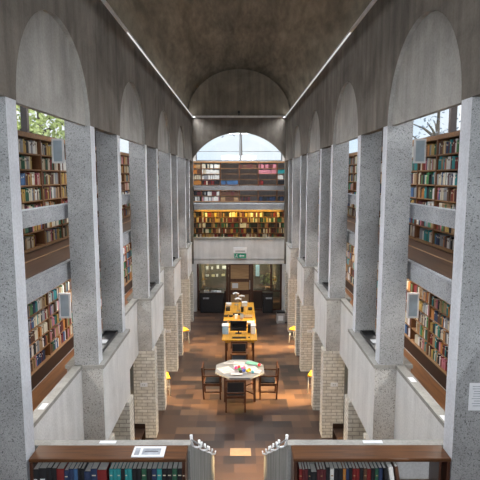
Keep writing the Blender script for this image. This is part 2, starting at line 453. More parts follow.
# ------------------------------------------------------------------ piers, parapets
BAYW = ['nearest', 'nearest', 'second', 'third', 'fourth', 'farthest']
for s in (-1, 1):
    sd = SIDE[s]
    for i, p in enumerate(PK):
        if i == 0: continue
        near = ['', 'camera', 'first', 'second', 'third', 'fourth'][i]
        for kind, f in (('P', p), ('Q', p + 1.45)):
            if i == 1 and kind == 'P': continue
            # concrete fin from ledge to the arcade, side light painted into the paler nave edge
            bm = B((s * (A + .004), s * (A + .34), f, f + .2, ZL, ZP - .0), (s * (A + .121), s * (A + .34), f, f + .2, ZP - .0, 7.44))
            if i == 1:
                lab = 'large pitted concrete pier at the %s edge, nearest the camera' % sd
            else:
                lab = 'tall aggregate concrete pier at %s side of the slot after the %s arch, %s wall' % ('near' if kind == 'P' else 'far', near if near != 'camera' else 'first', sd)
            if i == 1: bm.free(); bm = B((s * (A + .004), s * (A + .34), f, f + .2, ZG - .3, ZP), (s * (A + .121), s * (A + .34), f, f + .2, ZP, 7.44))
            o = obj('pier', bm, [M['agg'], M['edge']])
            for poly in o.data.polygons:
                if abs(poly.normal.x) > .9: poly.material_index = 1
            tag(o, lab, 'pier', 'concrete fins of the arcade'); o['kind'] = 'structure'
        if i >= 1:
            # block under the pair of fins : projecting parapet panel, aggregate front
            o = struct('wall_parapet_%s' % sd, B((s * 1.90, s * 2.40, p, p + 1.65, 2.02, ZL - .05)), [M['parapet'], M['pinkagg']], label='white projecting parapet panel below the pier pair, %s side' % sd) if i > 1 else None
            if o:
                for poly in o.data.polygons:
                    if abs(poly.normal.y) > .9: poly.material_index = 1
                struct('trim_%d' % ntrim, B((s * 1.88, s * 2.42, p - .02, p + 1.67, ZL - .05, ZL)), M['cap'], label='grey ledge around the pier pair, %s side' % sd); ntrim += 1
            # brick piers to the floor
            if i > 1:
                struct('wall_infill_%s' % sd, B((s * 2.33, s * 2.42, p + .1, p + 1.55, 0, 2.02)), M['cap'], label='grey wall closing the slot between brick piers, %s side' % sd)
            for kind, (f0, f1) in (('P', (p, p + .32)), ('Q', (p + 1.33, p + 1.65))):
                if i == 1 and kind == 'P': continue
                o = obj('brick_pier', B((s * 1.85, s * 2.32, f0, f1, 0, 2.02)), M['brick'])
                tag(o, 'cream brick pier under the %s, %s side, %s the slot' % ({1: 'nearest fin', 2: 'first arch end', 3: 'second arch end', 4: 'third arch end', 5: 'fourth arch end'}[i], sd, 'before' if kind == 'P' else 'behind'), 'pier'); o['kind'] = 'structure'
    # set back parapets in the arch bays
    for p in PK[1:]:
        a0 = max(YB, p - 2.2)
        struct('wall_arch_parapet_%s' % sd, B((s * 2.2, s * 2.28, a0, p, 1.55 if p < 7 else 1.95, ZL - .05)), M['parapet'], label='white parapet below arch, %s side' % sd)
        struct('trim_%d' % ntrim, B((s * 2.18, s * 2.30, a0, p - .0, ZL - .05, ZL)), M['cap'], label='grey sill on the arch parapet, %s side' % sd); ntrim += 1
    q = PK[-1] + 1.65
    struct('wall_arch_parapet_%s' % sd, B((s * 2.2, s * 2.28, q, YF, 2.1, ZL - .05)), M['parapet'])

# end gallery floor slabs and walls
struct('floor_end_upper', B((-XO, XO, YF + .25, YF + 1.6, 4.40, 4.64)), M['slab'])
struct('trim_%d' % ntrim, B((-1.9, 1.9, YF + .1, YF + .25, 4.41, 4.66)), M['slab'], label='pale slab edge across the end gallery'); ntrim += 1
struct('floor_end_lower', B((-XO, XO, YF + .25, YF + 1.6, 2.3, 2.5)), M['galfloor'])
struct('ceiling_end', B((-XO, XO, YF + .25, YF + 1.8, 7.95, 8.1)), M['niche'])
bm = B((-XO, XO, YF + 1.6, YF + 1.8, 2.1, 6.5), (-XO, -1.95, YF + 1.6, YF + 1.8, 6.5, 8.0), (1.95, XO, YF + 1.6, YF + 1.8, 6.5, 8.0), (-1.95, 1.95, YF + 1.6, YF + 1.8, 7.85, 8.0))
struct('wall_end_outer', bm, M['parapet'])
bm = bmesh.new()
for x, w in ((-1.92, .03), (0.06, .04), (1.92, .03)): bx(bm, x - w, x + w, YF + 1.66, YF + 1.74, 6.5, 7.85)
for z, w in ((6.52, .03), (6.93, .012), (7.83, .03)): bx(bm, -1.92, 1.92, YF + 1.67, YF + 1.73, z - w, z + w)
w = struct('window_%d' % nwin, bm, plain('grey_frame', (0.16, 0.17, 0.18), .4), label='window under the arch above the end bookcases'); nwin += 1
obj('window_pane', B((-1.9, 1.9, YF + 1.70, YF + 1.705, 6.53, 7.82)), M['glass'], w)

# ------------------------------------------------------------------ ground floor end screen, door
YD = YF + .2
fr = struct('window_%d' % nwin, B((-1.82, 1.86, YD, YD + .08, 2.17, 2.27), (-1.82, -1.74, YD, YD + .08, 0, 2.17), (1.78, 1.86, YD, YD + .08, 0, 2.17),
      (-.56, -.46, YD, YD + .08, 0, 2.17), (.52, .62, YD, YD + .08, 0, 2.17), (-1.74, -.56, YD, YD + .08, 0, .08), (.62, 1.78, YD, YD + .08, 0, .08),
      (-1.74, -.56, YD + .01, YD + .07, .84, .90), (.62, 1.78, YD + .01, YD + .07, .84, .90), (1.36, 1.42, YD + .01, YD + .07, .08, 2.17)), M['redtimber'],
      label='dark timber glazed screen in the end wall'); nwin += 1
obj('window_pane', B((-1.74, -.56, YD + .038, YD + .042, .9, 2.17)), M['doorglass'], fr)
obj('window_pane', B((.62, 1.36, YD + .038, YD + .042, .9, 2.17)), M['doorglass'], fr)
obj('window_pane', B((1.42, 1.78, YD + .038, YD + .042, .9, 2.17)), M['doorglass'], fr)
obj('lower_panel', B((-1.74, -.56, YD + .03, YD + .05, .08, .84), (.62, 1.36, YD + .03, YD + .05, .08, .84)), M['dark'], fr)
dr = struct('door_1', B((-.45, -.36, YD - .01, YD + .05, 0, 2.15), (.42, .51, YD - .01, YD + .05, 0, 2.15), (-.36, .42, YD - .01, YD + .05, 2.02, 2.15),
      (-.36, .42, YD - .01, YD + .05, 1.28, 1.42), (-.36, .42, YD - .01, YD + .05, .72, .92), (-.36, .42, YD - .01, YD + .05, 0, .2)), M['redtimber'], label='dark timber door with three tan panels in the end screen')
for z0, z1 in ((.2, .72), (.92, 1.28), (1.42, 2.02)):
    obj('door_panel', B((-.36, .42, YD + .01, YD + .03, z0, z1)), M['tan'], dr)
obj('door_handle', B((.45, .48, YD - .05, YD - .01, .95, 1.35)), M['steel'], dr)
o = obj('door_notice', B((-.30, -.04, YD + .002, YD + .009, 1.0, 1.22)), M['paper']); tag(o, 'small white notice on middle panel of the dark end door', 'notice')
for s, x0, x1 in ((-1, -2.4, -1.82), (1, 1.86, 2.4)):
    struct('wall_end_%s' % SIDE[s], B((x0, x1, YF, YF + .25, 0, 2.1)), M['parapet'])
struct('trim_%d' % ntrim, B((-2.3, 2.3, YF, YF + .25, 2.27, 2.3)), M['parapet']); ntrim += 1
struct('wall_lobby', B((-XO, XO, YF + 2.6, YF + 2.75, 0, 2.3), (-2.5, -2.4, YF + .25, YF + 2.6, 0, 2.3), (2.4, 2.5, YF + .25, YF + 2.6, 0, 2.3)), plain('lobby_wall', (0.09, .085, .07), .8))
struct('ceiling_lobby', B((-2.5, 2.5, YF + 1.6, YF + 2.75, 2.3, 2.4)), M['niche'])
# pinned sheets on lobby wall
for k in range(13):
    x = -1.6 + .26 * (k % 5) + R.uniform(-.03, .03); z = 1.05 + .36 * (k // 5) + R.uniform(-.03, .03)
    w, h = R.choice(((.16, .11), (.12, .16), (.2, .14), (.09, .13)))
    c = R.choice([M['paper'], M['paper'], plain('cream_sheet', (.62, .58, .38), .7)])
    o = obj('notice', B((x, x + w, YF + 2.585, YF + 2.6, z, z + h)), c)
    tag(o, '%s sheet, %s from left in the %s row pinned behind the left glazing' % ('white' if c is M['paper'] else 'cream', ORD[k % 5 + 1], ['bottom', 'middle', 'top'][k // 5]), 'notice', 'sheets pinned on the lobby wall')
for k, (x, z, w, h) in enumerate(((-1.55, 1.2, .55, .3), )):
    pass
o = obj('poster', B((.80, .98, YF + 2.585, YF + 2.6, 1.05, 1.6)), M['blueplastic']); tag(o, 'tall pale blue poster behind the right glazing beside the door', 'poster')
# small shrub like display behind right glazing
t = thing('potted_plant', (1.35, YF + 1.3, 0), 'green potted plant behind the right glazing of the end screen', 'plant')
bm = bmesh.new(); disc(bm, (0, 0), .16, 0, .8); obj('pot', bm, M['tan'], t)
bm = bmesh.new()
for k in range(160):
    a, e, r = R.uniform(0, 2 * PI), R.uniform(0, 1), R.uniform(.05, .38)
    c = Vector((r * math.cos(a), r * math.sin(a), .95 + e * .55 * (1 - r)))
    u = Vector((R.uniform(-1, 1), R.uniform(-1, 1), R.uniform(-1, 1))).normalized() * .06; v = u.orthogonal().normalized() * .025
    bm.faces.new([bm.verts.new(c + w) for w in (u, v, -u, -v)])
obj('foliage', bm, plain('plant_leaf', (.25, .33, .12), .6, 0, .4), t)

# black cabinets in front of glazing
def cabinet(x0, x1, h, label, cat='cabinet'):
    t = thing('cabinet', ((x0 + x1) / 2, YF - .02, 0), label, cat); w = (x1 - x0) / 2
    obj('body', B((-w, w, -.18, .2, 0, h)), M['black'], t, bevel=.008)
    obj('door', B((-w + .03, w - .03, -.2, -.18, .06, h - .06)), M['seat'], t, bevel=.004)
    obj('name_plate', B((-w + .12, -w + .38, -.206, -.2, h - .24, h - .17)), M['greyprint'], t)
    obj('worktop', B((-w - .02, w + .02, -.22, .2, h, h + .03)), M['dark'], t)
cabinet(-1.66, -.66, .86, 'wide black cabinet before left glazing of end screen')
cabinet(1.02, 1.45, .86, 'narrow black cabinet before right glazing of end screen')
for k, (x, w, h, m) in enumerate(((-1.5, .2, .06, 'steel'), (-1.2, .24, .05, 'greyprint'), (-.95, .18, .03, 'paper'))):
    o = obj(['box_file', 'tray', 'leaflet_stack'][k], B((x, x + w, YF - .15, YF + .1, .89, .89 + h)), M[m]); tag(o, ['grey box at left end of wide black cabinet', 'dark grey tray in middle of wide black cabinet', 'white leaflet stack at right end of wide black cabinet'][k], ['box', 'tray', 'leaflets'][k])

# exit sign above the screen: pictogram sign, two panels
t = thing('exit_sign', (0, YF - .0, 2.36), 'green and white emergency exit sign over the end door', 'sign')
obj('white_panel', B((-.24, .34, -.05, 0, .22, .46)), M['white'], t)
obj('green_panel', B((-.20, .30, -.05, 0, 0, .20)), M['green'], t)
bm = bmesh.new()   # arrow and running figure
bx(bm, .06, .22, -.056, -.05, .08, .12)
f = [bm.verts.new(p) for p in ((.0, -.056, .10), (.07, -.056, .16), (.07, -.056, .04))]; bm.faces.new(f)
bx(bm, -.12, -.07, -.056, -.05, .13, .17); bx(bm, -.13, -.08, -.056, -.05, .07, .12); bx(bm, -.15, -.12, -.056, -.05, .03, .08); bx(bm, -.08, -.05, -.056, -.05, .03, .07)
obj('pictogram', bm, M['white'], t)
obj('lamp_grille', B((-.16, .26, -.056, -.05, .27, .33)), M['steel'], t)
o = thing('smoke_detector', (0, YF + .06, 8.40), 'small dark spotlight fixed above the lunette ledge', 'spotlight')
bm = bmesh.new(); disc(bm, (0, 0), .05, 0, .10); obj('lamp_head', bm, M['black'], o)
obj('bracket', B((-.02, .02, -.02, .02, -.1, 0)), M['black'], o)
o.name = 'spotlight'

# ------------------------------------------------------------------ bookcases
BW = .84
NR = 7; PITCH = .242; TOP = 6.5
def make_case(label, group, backm, base=False):
    """bay unit, local: x depth from 0 (front) to .27 (back), y 0..BW, z 0..1.8"""
    t = thing('bookcase', (0, 0, 0), label, 'bookcase', group)
    for y in (0, BW - .022):
        obj('side_panel', B((0, .27, y, y + .022, 0, 1.8)), M['woodz'], t)
    obj('back_panel', B((.262, .27, .022, BW - .022, .05, 1.8)), backm, t)
    obj('top_rail', B((-.004, .27, 0, BW, 1.735, 1.806)), M['wood2'], t)
    sh = mesh_of('shelf', B((.004, .262, .022, BW - .022, -.02, 0)), M['wood2'])
    for k in range(NR): obj('shelf', sh, None, t, (0, 0, .045 + PITCH * k))
    obj('plinth', B((-.01, .27, 0, BW, 0, .03)), M['plinth'], t)
    if base: obj('base', B((.01, .27, 0, BW, -.27, 0)), M['dark'], t)  # dark box standing in for the shadow band under the lower cases
    return t
backd = plain('case_back', (.05, .032, .022), .7)
backg = plain('grey_back', (.30, .31, .33), .7)
case0 = make_case('x', 'gallery bookcases', backd)
caseg = make_case('x', 'end gallery bookcases', backg)
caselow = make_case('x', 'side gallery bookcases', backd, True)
lowfirst = True
first = True
Y0 = 7.36 - 2 * BW - BW * 1      # first unit starts at 4.84
cases = []   # (side, level z, y0)
AR = {0: 'first', 1: 'second', 2: 'third', 3: 'fourth'}
def bay_words(y):
    for k in range(5):
        p = PK[2] + PER * k if k < 4 else None
    # position along the wall counted from the near end
    return ordi(int(round((y - (7.36 - 3 * BW)) / BW)) + 1)
NB = 19
for s in (-1, 1):
    for lev, zb in (('upper', 4.66), ('lower', 2.76)):
        for k in range(NB):
            y = 4.84 + BW * k
            lab = '%s bookcase from the near end of the %s %s gallery, full of books' % (ordi(k + 1), lev, SIDE[s])
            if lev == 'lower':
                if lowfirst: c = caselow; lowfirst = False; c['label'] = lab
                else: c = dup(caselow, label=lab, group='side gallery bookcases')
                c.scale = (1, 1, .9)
            elif first: c = case0; first = False; c['label'] = lab; c['group'] = 'side gallery bookcases'
            else: c = dup(case0, label=lab, group='side gallery bookcases')
            if s == 1: c.location = (3.2, y, zb); c.rotation_euler = (0, 0, 0)
            else: c.location = (-3.2, y + BW, zb); c.rotation_euler = (0, 0, PI)
            cases.append((s, lev, zb, k, y))
far_cases = []
fx = [-2.49 + BW * .99 * k for k in range(6)]
fx = [-1.668 + (k - 1) * .8415 for k in range(6)]
first = True
for lev, zb in (('upper', 4.68), ('lower', 2.52)):
    for k in range(6):
        lab = '%s bookcase from the left in the %s end gallery under the arch' % (ordi(k + 1), lev)
        src = caseg if lev == 'upper' else case0
        if lev == 'upper' and first: c = caseg; first = False; c['label'] = lab; c['group'] = 'end gallery bookcases'
        else: c = dup(src, label=lab, group='end gallery bookcases')
        # front faces -Y : local x -> +Y, local y -> -X ... rotate 90 deg
        c.location = (fx[k] + BW, YF + 1.3, zb); c.rotation_euler = (0, 0, PI / 2)
        far_cases.append((lev, zb, k, fx[k]))

PAL = [('black', (.015, .016, .02)), ('navy', (.025, .045, .11)), ('dark red', (.22, .02, .02)), ('brown', (.13, .06, .035)), ('tan', (.42, .27, .14)),
       ('cream', (.68, .62, .48)), ('white', (.80, .79, .76)), ('grey', (.30, .31, .33)), ('dark green', (.03, .12, .07)), ('blue', (.06, .15, .32)),
       ('orange', (.55, .22, .05)), ('ochre', (.50, .33, .09)), ('maroon', (.12, .025, .03)), ('pink', (.60, .22, .27)), ('teal', (.03, .30, .32)), ('green', (.08, .28, .10))]
PM = [plain('book_' + n.replace(' ', '_'), c, .55, 0, .1) for n, c in PAL]
WARM = [4, 4, 5, 5, 5, 6, 3, 3, 2, 10, 11, 11, 0, 12, 8, 7, 9, 2, 13]
MIX = [0, 0, 2, 12, 3, 4, 4, 5, 5, 6, 6, 7, 8, 15, 9, 1, 10, 11, 13, 14]
DARK = [0, 0, 1, 12, 3, 2, 4, 5, 7, 8, 9, 6]
def row_books(y0, y1, pal, fill=1.0, tmean=.040):
    out = []; y = y0
    end = y0 + (y1 - y0) * fill
    pm = R.choice(pal); run = 0
    while True:
        t = max(.022, R.gauss(tmean, .013))
        if y + t > end: break
        if run <= 0:
            pm = R.choice(pal); run = R.choice([1, 1, 1, 2, 3])
        run -= 1
        h = R.uniform(.155, .205); d = R.uniform(.13, .19)
        lean = 0
        if R.random() < .03: y += R.uniform(.02, .06)
        out.append((y, t, h, d, pm)); y += t + .0015
    return out
books = []
for (s, lev, zb, k, y) in cases:
    for r in range(NR):     # r = 0 is the bottom shelf
        pal = WARM if (s == -1 and lev == 'upper') else MIX
        fill = 1.0 if R.random() < .7 else R.uniform(.6, .97)
        for (a, t, h, d, pm) in row_books(y + .026, y + BW - .026, pal, fill):
            sc_ = .9 if lev == 'lower' else 1
            books.append(dict(s=s, lev=lev, r=NR - r, k=k, y=a, t=t, h=h * sc_, d=d, pm=pm, z=zb + (.045 + PITCH * r) * sc_))
# visibility through the first arches
def vis(b):
    cx = 3.22; yc = b['y'] + b['t'] / 2; zc = b['z'] + b['h'] * .5
    def at(X):
        f = X / cx
        return yc * f, EYE + (zc - EYE) * f
    ok = False
    for p in PK[1:]:
        pass
    y1, z1 = at(2.0); y2, z2 = at(2.34)
    bay = None
    for i, p in enumerate(PK[2:]):
        if y1 > p - 2.2 and y2 < p: bay = i
    if bay is None: return None
    za = at(2.4)[1]
    if z1 > ZP - .02 or EYE - .57 < za < EYE - .36: return None
    if 4.38 < at(2.34)[1] < 4.68: return None
    if at(2.25)[1] < ZL: return None
    dep = math.hypot(cx, yc)
    area = b['t'] * b['h'] * cx / dep ** 3
    return bay, area
for b in books:
    v = vis(b); b['vis'] = v
rows = {}
for b in books:
    if b['vis']: rows.setdefault((b['s'], b['lev'], b['r'], b['vis'][0]), []).append(b)
for kk, l in rows.items():
    l.sort(key=lambda b: b['y'])
    for i, b in enumerate(l): b['ord'] = i + 1
NIND = 236
cand = [b for b in books if b['vis'] and b['vis'][0] == 0]
cand.sort(key=lambda b: -b['vis'][1])
ind = cand[:NIND]
for b in ind: b['ind'] = True

def book_mesh(name, t, h, d, pm, spine_dir=-1):
    """spine at local x=0 facing -x, y thickness, z up; cover shell and page block"""
    bm = bmesh.new()
    c = .003
    # covers with rounded spine
    prof = [(0.006, 0), (0, t * .3), (0, t * .7), (.006, t), (d, t), (d, 0)]
    prism(bm, [(x, y) for x, y in prof], 0, h, 0)
    bx(bm, .008, d + .0008, c, t - c, -.0005, h + .0012, 1)
    # title band on spine
    bx(bm, -.0015, .001, t * .28, t * .72, h * .68, h * .82, 2)
    return mesh_of(name, bm, [PM[pm], M['paper'], PM[5 if pm in (0, 1, 2, 3, 8, 9, 12, 14, 15) else 3]])
cache = {}
for b in ind:
    key = (round(b['t'] / .008), round(b['h'] / .012), b['pm'])
    if key not in cache: cache[key] = book_mesh('book', key[0] * .008, key[1] * .012, .16, b['pm'])
    o = bpy.data.objects.new('book', cache[key]); COL.objects.link(o)
    sc = b['t'] / (key[0] * .008)
    if b['s'] == 1: o.location = (3.215, b['y'], b['z'] + .001)
    else: o.location = (-3.215, b['y'] + b['t'], b['z'] + .001); o.rotation_euler = (0, 0, PI)
    o.scale = (1, sc, 1)
    shelf = {1: 'top', 2: 'second', 3: 'third', 4: 'fourth', 5: 'fifth', 6: 'sixth', 7: 'bottom'}[b['r']]
    tag(o, '%s book, %s from the near pier, %s shelf, %s %s gallery, first arch' % (PAL[b['pm']][0], ordi(b['ord']), shelf, SIDE[b['s']], b['lev']), 'book', 'books in the side galleries')
# the rest of the gallery books
bm = bmesh.new()
for b in books:
    if b.get('ind'): continue
    s = b['s']
    bx(bm, s * 3.215, s * (3.215 + b['d']), b['y'], b['y'] + b['t'], b['z'] + .001, b['z'] + b['h'], b['pm'])
# end galleries
FILL = { # upper level rows 1..7 from the top, per case: (fill, palette)
 0: [(1, [10, 4]), (1, [10, 3]), (1, [4, 5]), (1, [10, 4]), None, (1, [0, 12]), (1, [0, 6])],
 1: [(1, [6, 6, 0, 5]), (1, [6, 5, 4]), (1, [6, 6, 7]), (1, [2, 0, 5]), None, (1, [6, 13, 0, 12]), (1, [6, 7, 13, 6])],
 2: [(.0, [6]), (0, [0]), (.0, [7]), (1, [1, 9, 9]), None, (1, [3, 12, 3]), (1, [3, 4])],
 3: [(1, [3, 12]), (0, [3]), (0, [3]), (0, [1]), None, (0, [0]), (.6, [0, 12])],
 4: [(1, [12, 13]), (1, [13, 13]), (0, [3]), (.3, [2]), None, (.0, [3]), (1, [0, 1])],
 5: [(0, [3]), (1, [14, 14]), (.3, [6]), (1, [0]), None, (0, [3]), (1, [0, 1])]}
for (lev, zb, k, x) in far_cases:
    for r in range(NR):
        rt = NR - 1 - r
        if lev == 'upper':
            e = FILL[k][rt] or (.6, DARK)
        else: e = (1 if R.random() < .8 else .85, [3, 4, 5, 0, 0, 12, 6, 2, 8, 11])
        if e[0] == 0: continue
        for (a, t, h, d, pm) in row_books(x + .026, x + BW - .026, e[1], e[0], .04):
            z = zb + .045 + PITCH * r
            bx(bm, a, a + t, YF + 1.315, YF + 1.315 + d, z + .001, z + h, pm)
o = obj('shelved_books', bm, PM); tag(o, 'remaining rows of mixed books filling the gallery bookcases on all sides', 'books', kind='stuff')

# ------------------------------------------------------------------ white framed panels on the bookcases
n = 0
for s in (-1, 1):
    for lev, z in (('upper', 6.03), ('lower', 3.32)):
        for j in range(4):
            y = 8.62 + PER * j
            t = thing('sign_panel', (s * 3.175, y, z), 'white-framed blue-grey panel on %s %s gallery bookcases seen through the %s arch' % (lev, SIDE[s], AR[j]), 'panel', 'framed panels projecting from bookcases')
            h = .41 if lev == 'upper' else .45
            x0, x1 = (-.2, 0) if s == 1 else (0, .2)
            obj('frame', B((x0, x0 + .025, -.02, .03, 0, h), (x1 - .025, x1, -.02, .03, 0, h), (x0 + .025, x1 - .025, -.02, .03, h - .03, h), (x0 + .025, x1 - .025, -.02, .03, 0, .03)), M['white'], t)
            obj('face', B((x0 + .02, x1 - .02, -.008, .02, .02, h - .02)), M['blueface'], t)

# ------------------------------------------------------------------ near gallery: parapet, stairs, bookcases
struct('floor_near', B((-2.25, -.56, YB, 4.55, 2.3, 2.5), (.56, 2.25, YB, 4.55, 2.3, 2.5), (-.56, .56, YB, 4.3, 2.3, 2.5)), M['floor'])
struct('floor_near_upper', B((-2.34, 2.34, YB, .9, 4.44, 4.64)), M['slab'])
for s in (-1, 1):
    xa, xb = (s * .56, s * 2.25)
    struct('wall_near_parapet_' + SIDE[s], B((xa, s * 2.18, 4.55, 4.63, 2.1, ZL - .03)), M['parapet'])
    struct('trim_%d' % ntrim, B((s * .47, s * 2.18, 4.54, 4.64, ZL - .03, ZL + .03)), M['cap'], label='grey ledge on the near parapet, %s of the stairs' % SIDE[s]); ntrim += 1
    # stair stringer wall
    bm = bmesh.new()
    prof = [(4.55, 3.22), (4.55, 0), (8.9, 0), (8.9, .55)]
    a = [bm.verts.new((s * .47, y, z)) for y, z in prof]; b = [bm.verts.new((s * .55, y, z)) for y, z in prof]
    for k in range(4): bm.faces.new((a[k], a[(k + 1) % 4], b[(k + 1) % 4], b[k]))
    bm.faces.new(a); bm.faces.new(list(reversed(b)))
    struct('wall_stair_' + SIDE[s], bm, concrete('stair_wall_' + SIDE[s], (.27, .27, .26), (.45, .45, .43), streak=.45, stretch=(1, 3, 1)), label='board-marked grey stair wall, %s side' % SIDE[s])
    # handrail with J brackets
    t = thing('handrail', (s * .47, 4.55, 3.22), 'white bracketed handrail along the %s stair wall' % SIDE[s], 'handrail')
    sl = (0.55 - 3.22) / 4.35
    bm = bmesh.new(); tube(bm, [(-s * .005, .05, .035), (-s * .005, 4.3, 4.3 * sl + .035)], .008); obj('rail', bm, M['steel'], t)
    for k in range(4):
        y = .42 + k * .98
        z = y * sl; c = 1.0
        bm = bmesh.new()
        tube(bm, [(s * .035, y, z + .14), (s * .03, y, z + .05), (s * .012, y, z + .01), (-s * .03, y, z - .0), (-s * .07, y, z + .01), (-s * .075, y, z + .06)], [.016, .015, .013, .012, .012, .012])
        obj('bracket', bm, M['white'], t)
bm = bmesh.new()
for k in range(14):
    y0 = 4.6 + k * .285
    bx(bm, -.47, .47, y0, y0 + .30, 0, 2.5 - (k + 1) * .1786 + .0)
struct('floor_stairs', bm, M['cap'], label='stairs from the near gallery down to the hall')

def low_case(x0, x1, label):
    t = thing('bookcase', ((x0 + x1) / 2, 4.42, 2.5), label, 'bookcase')
    w = (x1 - x0) / 2; h = .735
    obj('top', B((-w, w, -.125, .115, h - .035, h)), M['wood'], t, bevel=.006)
    for a in (-w + .005, w - .035): obj('side_panel', B((a, a + .03, -.12, .11, 0, h - .036)), M['redtimber'], t)
    for z in (.03, .36): obj('shelf', B((-w + .036, w - .036, -.11, .11, z, z + .02)), M['wood2'], t)
    return t
low_case(-1.93, -.49, 'low wooden bookcase of dark and teal books along the near parapet, left of stairs')
tr = low_case(.50, 1.95, 'low wooden bookcase with part-empty shelf along the near parapet, right of stairs')
obj('upright', B((1.16, 1.18, -.11, .11, .381, .698)), M['redtimber'], tr) if False else None
obj('divider', B((.62, .64, -.11, .11, .381, .698)), M['redtimber'], tr)

def big_book(x, t_, h, d, pm, label, lean=0, band=None, z=2.5 + .381):
    r = thing('book', (x, 4.42 - .12, z), label, 'book', 'books in the low near bookcases')
    bm = bmesh.new()
    pr = [(.0, .006), (t_ * .3, 0), (t_ * .7, 0), (t_, .006), (t_, d), (t_ - .003, d), (t_ - .003, .012), (.003, .012), (.003, d), (0, d)]
    prism(bm, pr, 0, h); obj('cover', bm, PM[pm], r)
    obj('page_block', B((.0035, t_ - .0035, .0125, d - .004, .004, h - .001)), M['page'], r)
    if band:
        obj('spine_label', B((t_ * .2, t_ * .8, -.0015, .004, h * band[0], h * band[1])), band[2], r)
    r.rotation_euler = (0, lean, 0)
    return r
# left shelf: dark binders, reds, navies, then teal and black series
seqL = []
x = -1.955
def pxX(px, D=4.31, H=2.75):
    return (px - 239) * (D * .992 + H * .125) / 500
LAY = [(33, 39, 0, .245), (39, 47, 0, .255), (47, 52, 0, .26), (52, 57, 0, .255), (57, 64.5, 2, .25), (64.5, 69, 1, .235), (69, 74, 1, .25), (74, 78, 9, .25), (78, 81, 0, .255), (81, 84.5, 0, .25),
       (84.5, 91, 1, .225), (91, 97.5, 1, .25), (97.5, 107, 2, .24), (109.5, 113.5, 14, .25), (113.5, 117, 14, .25), (117, 121, 14, .25), (121, 125, 0, .25), (125, 128, 14, .25)]
xx = 128.0; k = 0
while xx < 178:
    LAY.append((xx, xx + (4.2 if k < 2 else 5.0), [14, 0, 0, 8, 0, 1][k % 6], .25)); xx += (4.2 if k < 2 else 5.0) + .1; k += 1
LAY.append((xx, 185.2, 12, .245))
CN = {0: 'black', 1: 'navy', 2: 'bright red', 9: 'blue', 14: 'teal', 12: 'maroon', 8: 'dark green', 3: 'brown', 4: 'tan', 5: 'cream', 6: 'white', 10: 'orange', 11: 'ochre'}
for i, (p0, p1, pm, h) in enumerate(LAY):
    x0, x1 = pxX(p0), pxX(p1)
    th = x1 - x0 - .002
    band = (.55, .62, M['paper']) if i in (0, 1) else ((.74, .78, PM[5]) if (pm in (1, 14, 12, 8) and i % 2) or i > 22 else None)
    extra = ' with white spine label' if i in (0, 1) else ''
    big_book(x0, th, h, .15, pm, '%s book%s, %s from left in low near bookcase left of stairs' % (CN[pm], extra, ordi(i + 1)), band=band)
RAY = [(299, 302.5, 2, .245), (302.5, 305, 12, .24), (305, 308, 12, .245), (308, 311, 0, .245), (311, 317, 0, .215), (317, 320, 12, .24), (320, 323, 12, .245), (323, 326, 12, .24),
       (326, 330, 0, .26), (330, 334, 6, .25), (334, 338.5, 0, .25), (338.5, 343, 0, .25), (343, 346, 10, .25), (346, 349, 1, .25), (349, 352.5, 0, .255), (352.5, 356, 2, .25), (356, 359.5, 2, .25),
       (359.5, 363.5, 0, .255), (363.5, 367, 3, .25), (367, 371, 2, .245), (371, 375, 0, .25), (375, 378.5, 8, .25), (378.5, 382.5, 1, .255)]
LEAN = [(383.5, 386.5, 0, .25), (388.5, 393, 6, .26), (395.2, 398.2, 3, .265)]
for i, (p0, p1, pm, h) in enumerate(RAY):
    x0, x1 = pxX(p0), pxX(p1)
    big_book(x0, x1 - x0 - .002, h, .15, pm, '%s book, %s from left in low near bookcase right of stairs' % (CN[pm], ordi(i + 1)), band=(.72, .76, PM[4]) if i % 3 == 0 else None)
for i, (p0, p1, pm, h) in enumerate(LEAN):
    x0, x1 = pxX(p0), pxX(p1)
    big_book(x0 + .035, x1 - x0, h, .16, pm, ['black book leaning left beside the white one, right near bookcase', 'large white book leaning left near the shelf gap, right near bookcase', 'brown book leaning at the end of the row, right near bookcase'][i], lean=-.16, z=2.886)

# placard and papers on the near ledge
t = thing('placard', (-.845, 4.405, 3.238), 'white printed placard lying on top of left near bookcase', 'placard')
bm = B((-.15, .15, -.09, .09, 0, .008)); obj('sheet', bm, M['paper'], t)
obj('print', B((-.06, .11, -.055, .05, .0085, .0095), (-.13, -.085, -.06, .06, .0085, .0095)), M['greyprint'], t)
obj('print_title', B((-.04, .09, -.01, .0, .0096, .0105)), M['ink'], t)
o = obj('paper_slip', B((-1.36, -1.20, 4.57, 4.62, ZL + .031, ZL + .034)), M['paper']); tag(o, 'white paper slip on the near grey ledge left of stairs', 'paper')
o = obj('paper_slip', B((1.21, 1.40, 4.57, 4.62, ZL + .031, ZL + .034)), M['paper']); tag(o, 'white paper slip on the near grey ledge right of stairs', 'paper')
for s, ys in ((-1, (5.35,)), (1, (5.05, 6.1))):
    for k, y in enumerate(ys):
        o = obj('paper_card', B((s * 2.20, s * 2.27, y, y + .15, ZL + .001, ZL + .004)), M['paper'])
        tag(o, 'white card lying on the %s sill of the first arch%s' % (SIDE[s], '' if s == -1 else (', nearer the camera' if k == 0 else ', farther from the camera')), 'card')
